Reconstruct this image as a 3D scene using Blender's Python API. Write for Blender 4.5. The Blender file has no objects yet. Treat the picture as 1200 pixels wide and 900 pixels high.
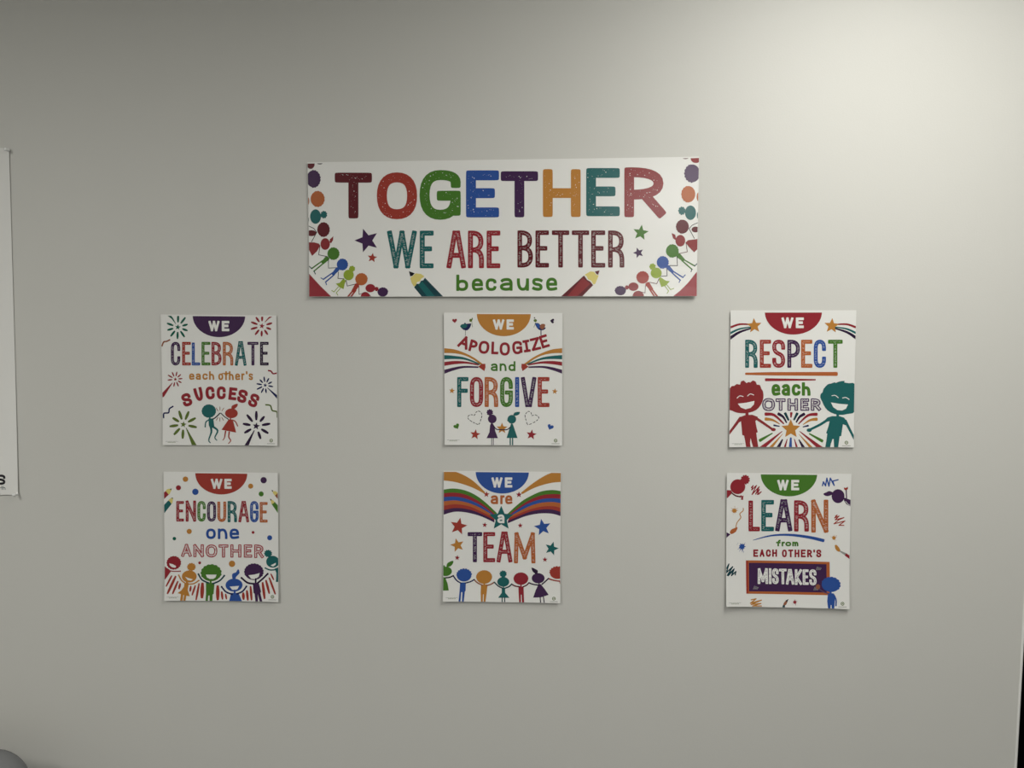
import bpy, bmesh, math, random
from mathutils import Vector
from mathutils.geometry import tessellate_polygon
random.seed(7)
C = bpy.context.scene.collection
R = math.radians

# ------------------------------------------------------------------ camera
D = 1.85; CZ = 1.60; F = 867.0                      # distance to the wall, camera height, focal length in pixels
YAW, PITCH, ROLL = R(2.868), R(2.300), R(0.038)
cd = bpy.data.cameras.new('camera'); cam = bpy.data.objects.new('camera', cd); C.objects.link(cam)
cd.sensor_fit = 'HORIZONTAL'; cd.sensor_width = 36; cd.lens = F/1200*36; cd.clip_start = .02
cam.location = (0, -D, CZ)
def ray(dx, dz):
    c, s = math.cos(ROLL), math.sin(ROLL); x, z = c*dx-s*dz, s*dx+c*dz
    c, s = math.cos(PITCH), math.sin(PITCH); y, z = c+s*z, -s+c*z
    c, s = math.cos(YAW), math.sin(YAW); return Vector((c*x-s*y, s*x+c*y, z))
fw = ray(0, 0); rt = (ray(1, 0)-fw).normalized(); up = (ray(0, 1)-fw).normalized()
from mathutils import Matrix
cam.rotation_euler = Matrix((rt, up, -fw.normalized())).transposed().to_euler()
bpy.context.scene.camera = cam
def wall_pt(px, py):                                 # where the photograph's pixel meets the wall plane y = 0
    d = ray((px-600)/F, -(py-450)/F); return (d.x/d.y*D, CZ+d.z/d.y*D)

# ------------------------------------------------------------------ light and exposure
H = 2.75
w = bpy.data.worlds.new('world'); bpy.context.scene.world = w; w.use_nodes = True
w.node_tree.nodes['Background'].inputs[0].default_value = (.9, .95, 1, 1)
w.node_tree.nodes['Background'].inputs[1].default_value = .05
vs = bpy.context.scene.view_settings
vs.view_transform = 'Standard'; vs.look = 'None'; vs.gamma = 1; vs.exposure = 0.07; vs.use_curve_mapping = False
def area(name, x, y, sx, sy, p, col=(.985, .985, .93)):
    l = bpy.data.lights.new(name, 'AREA'); l.shape = 'RECTANGLE'; l.size = sx; l.size_y = sy; l.energy = p; l.color = col
    o = bpy.data.objects.new(name, l); o.location = (x, y, H-.035); C.objects.link(o); return o
LIGHTS = [(.85, -1.1, .6, 1.2, 22.5), (-2.05, -2.35, .6, 1.2, 38), (.8, -3.8, .6, 1.2, 17)]
for i, (x, y, sx, sy, p) in enumerate(LIGHTS): area('panel_light', x, y, sx, sy, p)

# ------------------------------------------------------------------ materials
def lin(c): c /= 255; return c/12.92 if c <= .04045 else ((c+.055)/1.055)**2.4
def mat(name, rgb, rough=.6, spec=.5, bump=0, scale=60, var=0):
    m = bpy.data.materials.new(name); m.use_nodes = True; nt = m.node_tree; b = nt.nodes['Principled BSDF']
    col = (*rgb, 1)
    b.inputs['Base Color'].default_value = col; b.inputs['Roughness'].default_value = rough
    b.inputs['Specular IOR Level'].default_value = spec
    if bump or var:
        tc = nt.nodes.new('ShaderNodeTexCoord'); n = nt.nodes.new('ShaderNodeTexNoise')
        n.inputs['Scale'].default_value = scale; n.inputs['Detail'].default_value = 4
        nt.links.new(tc.outputs['Object'], n.inputs['Vector'])
        if bump:
            bn = nt.nodes.new('ShaderNodeBump'); bn.inputs['Strength'].default_value = bump; bn.inputs['Distance'].default_value = .002
            nt.links.new(n.outputs[0], bn.inputs['Height']); nt.links.new(bn.outputs[0], b.inputs['Normal'])
        if var:
            n2 = nt.nodes.new('ShaderNodeTexNoise'); n2.inputs['Scale'].default_value = 3; nt.links.new(tc.outputs['Object'], n2.inputs['Vector'])
            mr = nt.nodes.new('ShaderNodeMapRange'); mr.inputs[3].default_value = 1-var; mr.inputs[4].default_value = 1+var
            nt.links.new(n2.outputs[0], mr.inputs[0])
            mx = nt.nodes.new('ShaderNodeVectorMath'); mx.operation = 'SCALE'; mx.inputs[0].default_value = rgb
            nt.links.new(mr.outputs[0], mx.inputs['Scale']); nt.links.new(mx.outputs[0], b.inputs['Base Color'])
    return m
PAPER = (.81, .80, .77)
INKS = {'P': (66, 34, 78), 'R': (150, 28, 42), 'O': (163, 50, 36), 'G': (70, 122, 34), 'B': (32, 78, 158), 'T': (16, 98, 98),
        'Y': (190, 125, 34), 'N': (182, 94, 36), 'M': (98, 24, 34), 'L': (146, 168, 36), 'K': (30, 26, 34), 'D': (22, 66, 74),
        'F': (8, 96, 76), 'g': (150, 150, 145), 'w': (222, 205, 110), 'q': (142, 38, 42), 'l': (88, 66, 98), 'V': (46, 24, 58), 'p': (168, 58, 66),
        'o': (92, 112, 36), 'n': (24, 34, 86), 'b': (150, 90, 60)}
NAMES = {'P': 'purple', 'R': 'crimson', 'O': 'brick red', 'G': 'green', 'B': 'blue', 'T': 'teal', 'Y': 'ochre', 'N': 'orange', 'M': 'maroon',
         'L': 'lime green', 'K': 'black', 'D': 'dark teal', 'F': 'dark green', 'g': 'grey', 'q': 'red', 'l': 'lilac outlined', 'V': 'dark purple',
         'p': 'pink outlined', 'o': 'olive green', 'n': 'navy', 'W': 'white', 'w': 'yellow', 'b': 'brown'}
GLOSS = .2
def ink(v):
    a = [lin(c)/lin(232)*.80 for c in v]; g = sum(a)/3; return tuple(.9*c+.1*g for c in a)
MAT = {k: mat('ink_'+NAMES[k].replace(' ', '_'), ink(v), GLOSS, .4) for k, v in INKS.items()}
MAT['W'] = mat('poster_paper', PAPER, GLOSS, .4)
MATL = {k: mat('worn_ink_'+NAMES[k].replace(' ', '_'), tuple(.45*c+.55*PAPER[i] for i, c in enumerate(ink(v))), GLOSS, .4) for k, v in INKS.items()}
MATL['W'] = MAT['l']
M_wall = mat('wall_paint', (.62, .61, .573), .55, .35, bump=.12, scale=260, var=.012)
M_trim = mat('trim_paint', (.8, .79, .76), .4)
M_ceil = mat('ceiling_tile', (.78, .78, .75), .9)
M_floor = mat('carpet', (.16, .17, .19), .95, .1, bump=.6, scale=500, var=.1)
M_dark = mat('dark_panel', (.002, .002, .002), 1, 0)
M_metal = mat('pin_steel', (.6, .6, .6), .25); M_metal.node_tree.nodes['Principled BSDF'].inputs['Metallic'].default_value = 1
M_pin = mat('pin_plastic', (.85, .85, .83), .12, .6)
M_chair = mat('chair_fabric', (.19, .192, .195), .95, .2, bump=.3, scale=900)
M_frame = mat('chair_frame', (.03, .03, .03), .4)
def emit(name, s):
    m = bpy.data.materials.new(name); m.use_nodes = True; b = m.node_tree.nodes['Principled BSDF']
    b.inputs['Emission Color'].default_value = (1, .975, .93, 1); b.inputs['Emission Strength'].default_value = s; return m
M_diff = emit('light_diffuser', 3.0)

# ------------------------------------------------------------------ generic builders
def link(name, bm, mats, parent=None, loc=None, smooth=False):
    me = bpy.data.meshes.new(name); bm.to_mesh(me); bm.free()
    for m in (mats if isinstance(mats, list) else [mats]): me.materials.append(m)
    if smooth:
        for p in me.polygons: p.use_smooth = True
    o = bpy.data.objects.new(name, me); C.objects.link(o)
    if parent: o.parent = parent
    if loc: o.location = loc
    return o
def boxbm(b, bevel=0, bm=None):
    bm = bm or bmesh.new(); x0, x1, y0, y1, z0, z1 = b
    vs_ = [bm.verts.new(p) for p in ((x0,y0,z0),(x1,y0,z0),(x1,y1,z0),(x0,y1,z0),(x0,y0,z1),(x1,y0,z1),(x1,y1,z1),(x0,y1,z1))]
    for f in ((3,2,1,0),(4,5,6,7),(0,1,5,4),(1,2,6,5),(2,3,7,6),(3,0,4,7)): bm.faces.new([vs_[i] for i in f])
    if bevel: bmesh.ops.bevel(bm, geom=list(bm.edges), offset=bevel, segments=2, affect='EDGES')
    return bm
def struct(name, b, m, bevel=0):
    o = link(name, boxbm(b, bevel), m); o['kind'] = 'structure'; return o
def tag(o, label, cat, group=None):
    o['label'] = label; o['category'] = cat
    if group: o['group'] = group

# ------------------------------------------------------------------ the room
XL, XR, YB = -3.6, 2.9, -5.0
xe0, ze0 = wall_pt(1191, 900); xe1, ze1 = wall_pt(1199.3, 752)   # the wall's free end, leaning a little
def xe(z): return xe0+(xe1-xe0)*(z-ze0)/(ze1-ze0)
bm = bmesh.new(); TH = .13
xb, xt = xe(.0), xe(H)
vv = [bm.verts.new(p) for p in ((XL,0,0),(xb,0,0),(xb,TH,0),(XL,TH,0),(XL,0,H),(xt,0,H),(xt,TH,H),(XL,TH,H))]
for f in ((3,2,1,0),(4,5,6,7),(0,1,5,4),(1,2,6,5),(2,3,7,6),(3,0,4,7)): bm.faces.new([vv[i] for i in f])
bev = [e for e in bm.edges if set(e.verts) in ({vv[1], vv[5]}, {vv[2], vv[6]})]
bmesh.ops.bevel(bm, geom=bev, offset=.004, segments=3, affect='EDGES')
o = link('wall_front', bm, M_wall); o['kind'] = 'structure'
bm = bmesh.new(); q4 = []
for z, xx in ((0, xb), (H, xt)): q4.append([bm.verts.new(p) for p in ((xx-.005, -.0012, z), (xx-.001, -.0022, z), (xx+.0012, -.0005, z), (xx+.0012, .012, z), (xx-.005, .012, z))])
for i in range(5): bm.faces.new((q4[0][i], q4[0][(i+1) % 5], q4[1][(i+1) % 5], q4[1][i]))
bm.faces.new(q4[0]); bm.faces.new(q4[1][::-1]); bmesh.ops.recalc_face_normals(bm, faces=bm.faces)
o = link('trim_1', bm, M_trim); o['kind'] = 'structure'      # corner bead on the wall's end, lighter paint standing in for its lit edge
struct('wall_left', (XL-.1, XL, YB, TH, 0, H), M_wall); struct('wall_right', (XR, XR+.1, YB, 1.5, 0, H), M_wall)
struct('wall_back', (XL-.1, XR+.1, YB-.1, YB, 0, H), M_wall)
struct('floor', (XL-.1, XR+.1, YB-.1, 1.6, -.1, 0), M_floor); struct('ceiling', (XL-.1, XR+.1, YB-.1, 1.6, H, H+.1), M_ceil)
struct('black_panel_1', (xb-.3, XR, TH+.03, TH+.07, 0, H), M_dark)       # plain black panel standing behind the wall's free end
struct('baseboard_front', (XL, xb-.01, -.014, 0, 0, .11), M_trim, .003)
for x, y, sx, sy, p in LIGHTS:
    e = bpy.data.objects.new('ceiling_light', None); e.location = (x, y, H); C.objects.link(e)
    tag(e, 'flat white ceiling light panel '+{.85: 'to the right, nearest the poster wall', -2.05: 'on the left, over the viewer', .8: 'at the back of the room'}[x], 'light', 'ceiling light panels')
    bm = bmesh.new()
    for b in ((-sx/2-.03, sx/2+.03, -sy/2-.03, -sy/2), (-sx/2-.03, sx/2+.03, sy/2, sy/2+.03), (-sx/2-.03, -sx/2, -sy/2, sy/2), (sx/2, sx/2+.03, -sy/2, sy/2)):
        boxbm((*b, -.03, 0), 0, bm)
    link('frame', bm, M_trim, e)
    link('diffuser', boxbm((-sx/2, sx/2, -sy/2, sy/2, -.02, -.005)), M_diff, e)

# ------------------------------------------------------------------ printed sheets
class Sheet:
    def __init__(s, name, corners, label, cat, group=None, base=.0012, left=0, right=0, top=0, bottom=0, inset_top=1.6, p=2.6, wave=0):
        W = [wall_pt(*c) for c in corners]; s.c = (sum(q[0] for q in W)/4, sum(q[1] for q in W)/4)
        s.q = [(a-s.c[0], b-s.c[1]) for a, b in W]              # TL TR BR BL
        xs = [a for a, _ in s.q]; zs = [b for _, b in s.q]
        x0, x1, z0, z1 = min(xs)-1e-4, max(xs)+1e-4, min(zs)-1e-4, max(zs)+1e-4
        nx, nz = (30, 14) if x1-x0 > .6 else (14, 16)
        s.kx = [x0+(x1-x0)*i/nx for i in range(nx+1)]; s.kz = [z0+(z1-z0)*i/nz for i in range(nz+1)]
        s.fx = []; s.fz = []
        for i in range(nx+1):
            t = 2*i/nx-1; s.fx.append((left if t < 0 else right)*abs(t)**p + wave*(1+math.sin(t*5.3+1)))
        for i in range(nz+1):
            t = 2*i/nz-1; s.fz.append((bottom if t < 0 else top)*abs(t)**p)
        s.base = base
        s.clip = [list(v) for v in s.q]
        s.inset = inset_top
        bm = bmesh.new(); gv = {}
        def corner(u, v):
            a, b, c_, d = s.q
            tx = a[0]+(b[0]-a[0])*u; tz = a[1]+(b[1]-a[1])*u; bx = d[0]+(c_[0]-d[0])*u; bz = d[1]+(c_[1]-d[1])*u
            return tx+(bx-tx)*v, tz+(bz-tz)*v
        # flat outline first, cut along the knots so each cell stays exactly planar
        f = bm.faces.new([bm.verts.new((a, 0, b)) for a, b in reversed(s.q)])
        s.cut(bm)
        for v in bm.verts: v.co.y = -s.off(v.co.x, v.co.z)
        g = bmesh.ops.duplicate(bm, geom=list(bm.faces)+list(bm.edges)+list(bm.verts))
        dv = [e for e in g['geom'] if isinstance(e, bmesh.types.BMVert)]; df = [e for e in g['geom'] if isinstance(e, bmesh.types.BMFace)]
        for v in dv: v.co.y += .00035
        bmesh.ops.bridge_loops(bm, edges=[e for e in bm.edges if e.is_boundary])
        bmesh.ops.recalc_face_normals(bm, faces=bm.faces)
        s.root = link(name, bm, MAT['W'], None, (s.c[0], 0, s.c[1]))
        tag(s.root, label, cat, group); s.cur = None
    def interp(s, K, Fv, x):
        n = len(K)-1; t = (x-K[0])/(K[-1]-K[0])*n; i = max(0, min(n-1, int(math.floor(t)))); t -= i
        return Fv[i]*(1-t)+Fv[i+1]*t
    def off(s, x, z): return s.base+s.interp(s.kx, s.fx, x)+s.interp(s.kz, s.fz, z)
    def cut(s, bm):
        xs = [v.co.x for v in bm.verts]; zs = [v.co.z for v in bm.verts]
        for k in s.kx[1:-1]:
            if min(xs) < k < max(xs): bmesh.ops.bisect_plane(bm, geom=bm.verts[:]+bm.edges[:]+bm.faces[:], plane_co=(k, 0, 0), plane_no=(1, 0, 0), dist=1e-7)
        for k in s.kz[1:-1]:
            if min(zs) < k < max(zs): bmesh.ops.bisect_plane(bm, geom=bm.verts[:]+bm.edges[:]+bm.faces[:], plane_co=(0, 0, k), plane_no=(0, 0, 1), dist=1e-7)
S = None; VW = (0, 0, 1)
def view(ox, oy, s): global VW; VW = (ox, oy, s)
def L2(p):
    x, z = wall_pt(VW[0]+p[0]/VW[2], VW[1]+p[1]/VW[2]); return (x-S.c[0], z-S.c[1])
def flush():
    global S
    if not S or not S.cur: return
    name, label, layer, polys = S.cur; S.cur = None
    if not polys: return
    bm = bmesh.new(); mats = []; ml = bm.verts.layers.float.new('off'); idx = {}
    lay = 0
    for k, (pts, m, quads) in enumerate(polys):
        if m not in mats: mats.append(m)
        h = layer*.00012+k*2e-6
        vs_ = [bm.verts.new((a, 0, b)) for a, b in pts]
        for v in vs_: v[ml] = h
        for q in quads:
            if len(set(q)) < 3: continue
            try: f = bm.faces.new([vs_[i] for i in q]); f.material_index = mats.index(m)
            except ValueError: pass
    # trim to the sheet
    xs = [v.co.x for v in bm.verts]; zs = [v.co.z for v in bm.verts]
    q = S.q; ins = (S.inset*D/F, .0004, .0004, .0004)
    for i in range(4):
        a = Vector((q[i][0], 0, q[i][1])); b = Vector((q[(i+1) % 4][0], 0, q[(i+1) % 4][1])); d = (b-a).normalized(); n = Vector((-d.z, 0, d.x))
        a = a-n*ins[i]
        if any((v.co-a).dot(n) > 0 for v in bm.verts):
            bmesh.ops.bisect_plane(bm, geom=bm.verts[:]+bm.edges[:]+bm.faces[:], plane_co=a, plane_no=n, dist=1e-7, clear_outer=True)
    if not bm.faces: bm.free(); return
    S.cut(bm)
    for v in bm.verts: v.co.y = -S.off(v.co.x, v.co.z)-v[ml]-.00005
    for f in bm.faces:
        f.normal_update()
        if f.normal.y > 0: f.normal_flip()
    o = link(name, bm, mats, S.root)
    if label: o['label'] = label
def part(name, label=None, layer=1):
    flush(); S.cur = (name, label, layer, [])
def inkm(c):
    if isinstance(c, str): return MAT[c]
    return c
def add(pts, c, quads=None):
    P = [L2(p) for p in pts]
    if quads is None:
        t = tessellate_polygon([[Vector((a, b, 0)) for a, b in P]]); quads = [tuple(x) for x in t]
    S.cur[3].append((P, inkm(c), quads))
def smoothed(pts, closed=False, n=4):
    N = len(pts); out = []
    rng = range(N if closed else N-1)
    for i in rng:
        p0 = pts[i-1] if (closed or i > 0) else pts[0]; p1 = pts[i]; p2 = pts[(i+1) % N]; p3 = pts[(i+2) % N] if (closed or i+2 < N) else pts[-1]
        for k in range(n):
            t = k/n
            out.append(tuple(.5*(2*p1[j]+(p2[j]-p0[j])*t+(2*p0[j]-5*p1[j]+4*p2[j]-p3[j])*t*t+(3*p1[j]-p0[j]-3*p2[j]+p3[j])*t**3) for j in (0, 1)))
    if not closed: out.append(tuple(pts[-1]))
    return out
def poly(c, pts, sm=0): add(smoothed(pts, True, sm) if sm else pts, c)
def band(c, top, bot): add(smoothed(top)+smoothed(bot)[::-1], c)
def ell(c, cx, cy, rx, ry=None, n=26): ry = ry or rx; add([(cx+rx*math.cos(2*math.pi*i/n), cy+ry*math.sin(2*math.pi*i/n)) for i in range(n)], c)
def blob(c, cx, cy, rx, ry, k=11, amp=.05, a0=180, a1=360):   # a head whose hair edge is scalloped between two angles
    pts = []; n = 132
    for i in range(n):
        a = 360*i/n; f = 1
        if a0 <= a <= a1 or a0 <= a-360 <= a1 or a0 <= a+360 <= a1: f = 1+amp*(abs(math.sin(R(a)*k/2))**.7)*2.1-amp*.5
        pts.append((cx+rx*f*math.cos(R(a)), cy+ry*f*math.sin(R(a))))
    add(pts, c)
def star(c, cx, cy, r, rot=0, inner=.44):
    add([(cx+(r if i % 2 == 0 else r*inner)*math.sin(R(36*i+rot)), cy-(r if i % 2 == 0 else r*inner)*math.cos(R(36*i+rot))) for i in range(10)], c)
def heartpts(cx, cy, s, rot):
    out = []
    for i in range(24):
        t = 2*math.pi*i/24; x = 16*math.sin(t)**3/17; y = -(13*math.cos(t)-5*math.cos(2*t)-2*math.cos(3*t)-math.cos(4*t))/17
        a = R(rot); out.append((cx+s*(x*math.cos(a)-y*math.sin(a)), cy+s*(x*math.sin(a)+y*math.cos(a))))
    return out
def heart(c, cx, cy, s, rot=0): add(heartpts(cx, cy, s, rot), c)
def ribbon(pts, w, c, cap='r', closed=False):
    # one connected strip along a line, with squarish-round ends; w may be a number, (w0, w1) or a function of 0..1
    N = len(pts); ln = [0]
    for i in range(1, N): ln.append(ln[-1]+math.dist(pts[i], pts[i-1]))
    tot = ln[-1] or 1
    wf = w if callable(w) else ((lambda t: w[0]+(w[1]-w[0])*t) if isinstance(w, tuple) else (lambda t: w))
    L, Rr = [], []
    for i in range(N):
        a = pts[i-1] if (i > 0 or closed) else pts[0]; b = pts[i]; d = pts[(i+1) % N] if (i < N-1 or closed) else pts[-1]
        u = (b[0]-a[0], b[1]-a[1]); v = (d[0]-b[0], d[1]-b[1])
        lu = math.hypot(*u); lv = math.hypot(*v)
        if lu < 1e-9: u, lu = v, lv
        if lv < 1e-9: v, lv = u, lu
        u = (u[0]/lu, u[1]/lu); v = (v[0]/lv, v[1]/lv)
        t = (u[0]+v[0], u[1]+v[1]); lt = math.hypot(*t) or 1; t = (t[0]/lt, t[1]/lt); n = (-t[1], t[0])
        k = 1/max(.75, (t[0]*u[0]+t[1]*u[1])); h = wf(ln[i]/tot)/2*k
        L.append((b[0]+n[0]*h, b[1]+n[1]*h)); Rr.append((b[0]-n[0]*h, b[1]-n[1]*h))
        if i == 0: t0 = t
        t1 = t
    P = L+Rr; Q = [(i, i+1, N+i+1, N+i) for i in range(N-1)]
    if closed: Q.append((N-1, 0, N, 2*N-1))
    else:
        ex = .35 if cap == 's' else .6
        for (ctr, t, sgn, h, li, ri) in ((pts[0], t0, -1, wf(0)/2, 0, N), (pts[-1], t1, 1, wf(1)/2, N-1, 2*N-1)):
            n = (-t[1], t[0]); arc = [li]
            for j in range(1, 8):
                a = math.pi*j/8; cc = math.copysign(abs(math.cos(a))**ex, math.cos(a)); ss = math.sin(a)**ex
                P.append((ctr[0]+n[0]*h*cc+sgn*t[0]*h*ss, ctr[1]+n[1]*h*cc+sgn*t[1]*h*ss)); arc.append(len(P)-1)
            arc.append(ri); Q.append(tuple(arc))
    add(P, c, Q)
def line(c, pts, w, sm=True): ribbon(smoothed(pts, False, 4) if (sm and len(pts) > 2) else pts, w, c)
def leaf(c, pts, w):      # a brush mark, fat in the middle
    a, b = pts; P = [(a[0]+(b[0]-a[0])*i/8, a[1]+(b[1]-a[1])*i/8) for i in range(9)]
    ribbon(P, lambda t: w*(.45+.55*math.sin(math.pi*min(1, .12+.76*t))**.8), c)

# ------------------------------------------------------------------ letters, drawn stroke by stroke
G = {
 'A': ['0,1 .5,0', '.5,0 1,1', '.22,.66 .78,.66'], 'A2': ['0,1 .4,0', '.6,0 1,1', '.4,0 .6,0', '.2,.68 .8,.68'], 'V2': ['0,0 .38,1', '.62,1 1,0', '.38,1 .62,1'],
 'G2': ['1,.2 1,0 0,0 0,1 1,1 1,.52~', '1,.52 .55,.52', '1,.52 1,.9'], 'B': ['0,0 0,1', '0,0 .92,0 .92,.47 0,.47~', '0,.47 1,.47 1,1 0,1~'],
 'C': ['1,.3 1,0 0,0 0,1 1,1 1,.7~'], 'E': ['0,0 0,1', '0,0 1,0', '0,.48 .82,.48', '0,1 1,1'], 'F': ['0,0 0,1', '0,0 1,0', '0,.45 .9,.45'],
 'G': ['1,.3 1,0 0,0 0,1 1,1 1,.52~', '1,.52 .55,.52'], 'H': ['0,0 0,1', '1,0 1,1', '0,.5 1,.5'], 'I': ['.5,0 .5,1'], 'J': ['0,0 1,0', '.5,0 .5,1', '0,1 1,1'],
 'K': ['0,0 0,1', '1,0 .1,.52', '.1,.52 1,1'], 'L': ['0,0 0,1', '0,1 1,1'], 'M': ['0,1 .04,0', '.04,0 .5,.85', '.5,.85 .96,0', '.96,0 1,1'],
 'N': ['0,1 0,0', '0,0 1,1', '1,1 1,0'], 'O': ['0,0 1,0 1,1 0,1~o'], 'P': ['0,0 0,1', '0,0 1,0 1,.58 0,.58~'],
 'R': ['0,0 0,1', '0,0 .95,0 .95,.52 0,.52~', '.4,.52 1,.56 1,1~'], 'r2': ['0,0 0,1', '0,0 .95,0 .95,.56 0,.56~', '.5,.56 1,1'],
 'S': ['1,.25 1,0 0,0 0,.43 1,.56 1,1 0,1 0,.75~'], 'T': ['0,0 1,0', '.5,0 .5,1'], 'U': ['0,0 0,1 1,1 1,0~'], 'V': ['0,0 .5,1', '.5,1 1,0'],
 'W': ['0,0 .26,1', '.26,1 .5,0', '.5,0 .74,1', '.74,1 1,0'], 'Z': ['0,0 1,0', '1,0 0,1', '0,1 1,1'],
 'a': ['.08,.12 .2,0 .95,0 .95,.5~', '.95,.4 .95,1', '.95,.45 0,.45 0,1 .95,1 .95,.7~'], 'b': ['0,0 0,1', '0,.38 1,.38 1,1 0,1~o'], 'c': ['1,.2 .95,0 0,0 0,1 .95,1 1,.8~'],
 'd': ['1,0 1,1', '0,.38 1,.38 1,1 0,1~o'], 'e': ['0,.5 1,.5', '1,.5 1,0 0,0 0,1 .7,1 1,.93~'], 'f': ['1,0 .45,0 .45,1~', '0,.4 .95,.4'],
 'h': ['0,0 0,1', '0,.6 0,.38 1,.38 1,1~'], 'm': ['0,0 0,1', '0,.5 0,0 .5,0 .5,1~', '.5,.5 .5,0 1,0 1,1~'], 'n': ['0,0 0,1', '0,.5 0,0 1,0 1,1~'],
 'o': ['0,0 1,0 1,1 0,1~o'], 'r': ['0,0 0,1', '0,.5 .05,0 1,0~'], 's': ['1,.1 .75,0 0,0 0,.46 1,.54 1,1 .25,1 0,.9~'], 't': ['.5,0 .5,1', '0,.32 1,.32'],
 'u': ['0,0 0,1 1,1 1,0~', '1,0 1,1'], "'": ['.5,0 .4,.22'],
}
def rounded(pts, rad, closed):
    N = len(pts); out = []
    for i in range(N):
        p = pts[i]
        if not closed and i in (0, N-1): out.append(p); continue
        a, b = pts[i-1], pts[(i+1) % N]; la, lb = math.dist(a, p), math.dist(b, p)
        ra = min(rad, la*(.92 if (not closed and i == 1) else .5)); rb = min(rad, lb*(.92 if (not closed and i == N-2) else .5))
        A = (p[0]+(a[0]-p[0])*ra/la, p[1]+(a[1]-p[1])*ra/la); B = (p[0]+(b[0]-p[0])*rb/lb, p[1]+(b[1]-p[1])*rb/lb)
        for k in range(8):
            t = k/7; q = .14*4*t*(1-t)      # a little tighter than a circle's corner
            out.append(((1-t)**2*A[0]+2*t*(1-t)*p[0]+t*t*B[0], (1-t)**2*A[1]+2*t*(1-t)*p[1]+t*t*B[1]))
    res = [out[0]]
    for p in out[1:]:
        if math.dist(p, res[-1]) > 1e-3: res.append(p)
    if closed and math.dist(res[0], res[-1]) < 1e-3: res.pop()
    return res
def glyph(ch, x0, y0, x1, y1, w, c, rot=0, style='', rad=None):
    """one letter filling a box: style 'h' = worn with little bars, 's' = speckled, 'o' = drawn as an outline"""
    cx, cy = (x0+x1)/2, (y0+y1)/2; h = w/2; paths = []
    rad = rad or .55*(x1-x0)
    for spec in G[ch]:
        cl = spec.endswith('o') and '~' in spec; rd = '~' in spec
        pts = [tuple(float(v) for v in q.split(',')) for q in spec.split('~')[0].split()]
        pts = [((x0+h)+(x1-x0-w)*u, (y0+h)+(y1-y0-w)*v) for u, v in pts]
        if rd: pts = rounded(pts, rad, cl)
        if rot:
            a = R(rot); pts = [(cx+(x-cx)*math.cos(a)-(y-cy)*math.sin(a), cy+(x-cx)*math.sin(a)+(y-cy)*math.cos(a)) for x, y in pts]
        paths.append((pts, cl))
    for pts, cl in paths: ribbon(pts, w, c, 's', cl)
    if style == 'o':
        for pts, cl in paths: ribbon(pts, w*.36, 'W', 's', cl)
    if style in ('h', 's', 'o'):
        u = 5/VW[2]*VW[2]                              # view units per mark
        px = VW[2]
        lt = MATL[c] if style == 'h' else (MAT['W'] if style == 's' else MAT[c])
        for pts, cl in paths:
            P = pts+[pts[0]] if cl else pts
            step = {'h': .95, 's': 1.5, 'o': .9}[style]*px; acc = step*.5
            for a, b in zip(P, P[1:]):
                l = math.dist(a, b)
                if l < 1e-6: continue
                while acc < l:
                    t = acc/l; x = a[0]+(b[0]-a[0])*t; y = a[1]+(b[1]-a[1])*t; acc += step
                    n = (-(b[1]-a[1])/l, (b[0]-a[0])/l)
                    if style == 'h':
                        if random.random() < .72:
                            j = random.uniform(-.1, .1)*w; vert = abs(n[0]) > .5
                            hw = random.uniform(.1, .26)*w if vert else step*.42; hh = .2*px*random.uniform(.6, 1.3)
                            x += n[0]*j; y += n[1]*j; add([(x-hw, y-hh), (x+hw, y-hh*.8), (x+hw*.9, y+hh), (x-hw, y+hh)], lt, [(0, 1, 2, 3)])
                    elif style == 's':
                        if random.random() < .6:
                            j = random.uniform(-.34, .34)*w; x += n[0]*j; y += n[1]*j; r = px*random.choice((.25, .35, .45, .8)); a_ = random.uniform(0, 3)
                            dx, dy = math.cos(a_), math.sin(a_); q = random.uniform(.35, .8)
                            add([(x-dx*r, y-dy*r), (x+dy*r*q, y-dx*r*q), (x+dx*r*.8, y+dy*r*.8), (x-dy*r*q*.7, y+dx*r*q)], lt, [(0, 1, 2, 3)])
                    else:
                        if random.random() < .85:
                            j = random.uniform(-.14, .14)*w; hw = .2*w; hh = .26*px
                            x += n[0]*j; y += n[1]*j; add([(x-hw, y-hh), (x+hw, y), (x+hw, y+hh), (x-hw, y+hh)], lt, [(0, 1, 2, 3)])
                acc -= l
def letters(text, cols, y0, y1, w, spans, style='h', rad=None, rots=None):
    for i, ch in enumerate(text):
        c = cols[i % len(cols)]; sp = spans[i]; yy0, yy1 = (sp[2], sp[3]) if len(sp) == 4 else (y0, y1)
        part('letter', NAMES[c]+' letter '+ch, 2); g = ch
        if style in ('s', 'o', 'r') and ch == 'R': g = 'r2'
        if style == 's' and ch == 'G': g = 'G2'
        if style == 'h' and ch in 'AV': g = ch+'2'
        glyph(g, sp[0], yy0, sp[1], yy1, w, c, 0, '' if style == 'r' else style, rad)
ASC = 'bdfht'; WID = {'m': 1.5, 'r': .65, 't': .6, 'f': .65, "'": .3, 's': .85, 'W': 1.5, 'M': 1.3, 'I': .5, ' ': .5}
def word(text, c, x0, x1, ya, yx, yb, w, gap=.28, name='word', rad=999, layer=2):
    part(name, NAMES[c]+' word '+text.upper() if len(text) > 2 else None, layer)
    u = (x1-x0)/(sum(WID.get(ch, 1) for ch in text)+gap*(len(text)-1)); x = x0
    for ch in text:
        k = WID.get(ch, 1)*u
        top = ya if (ch in ASC or ch.isupper() or ch == "'") else yx
        if ch == "'": glyph(ch, x, ya, x+k, ya+(yb-ya)*.9, w, c)
        elif ch != ' ': glyph('r2' if ch == 'R' else ch, x, top, x+k, yb, w, c, rad=rad)
        x += k+gap*u
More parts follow.
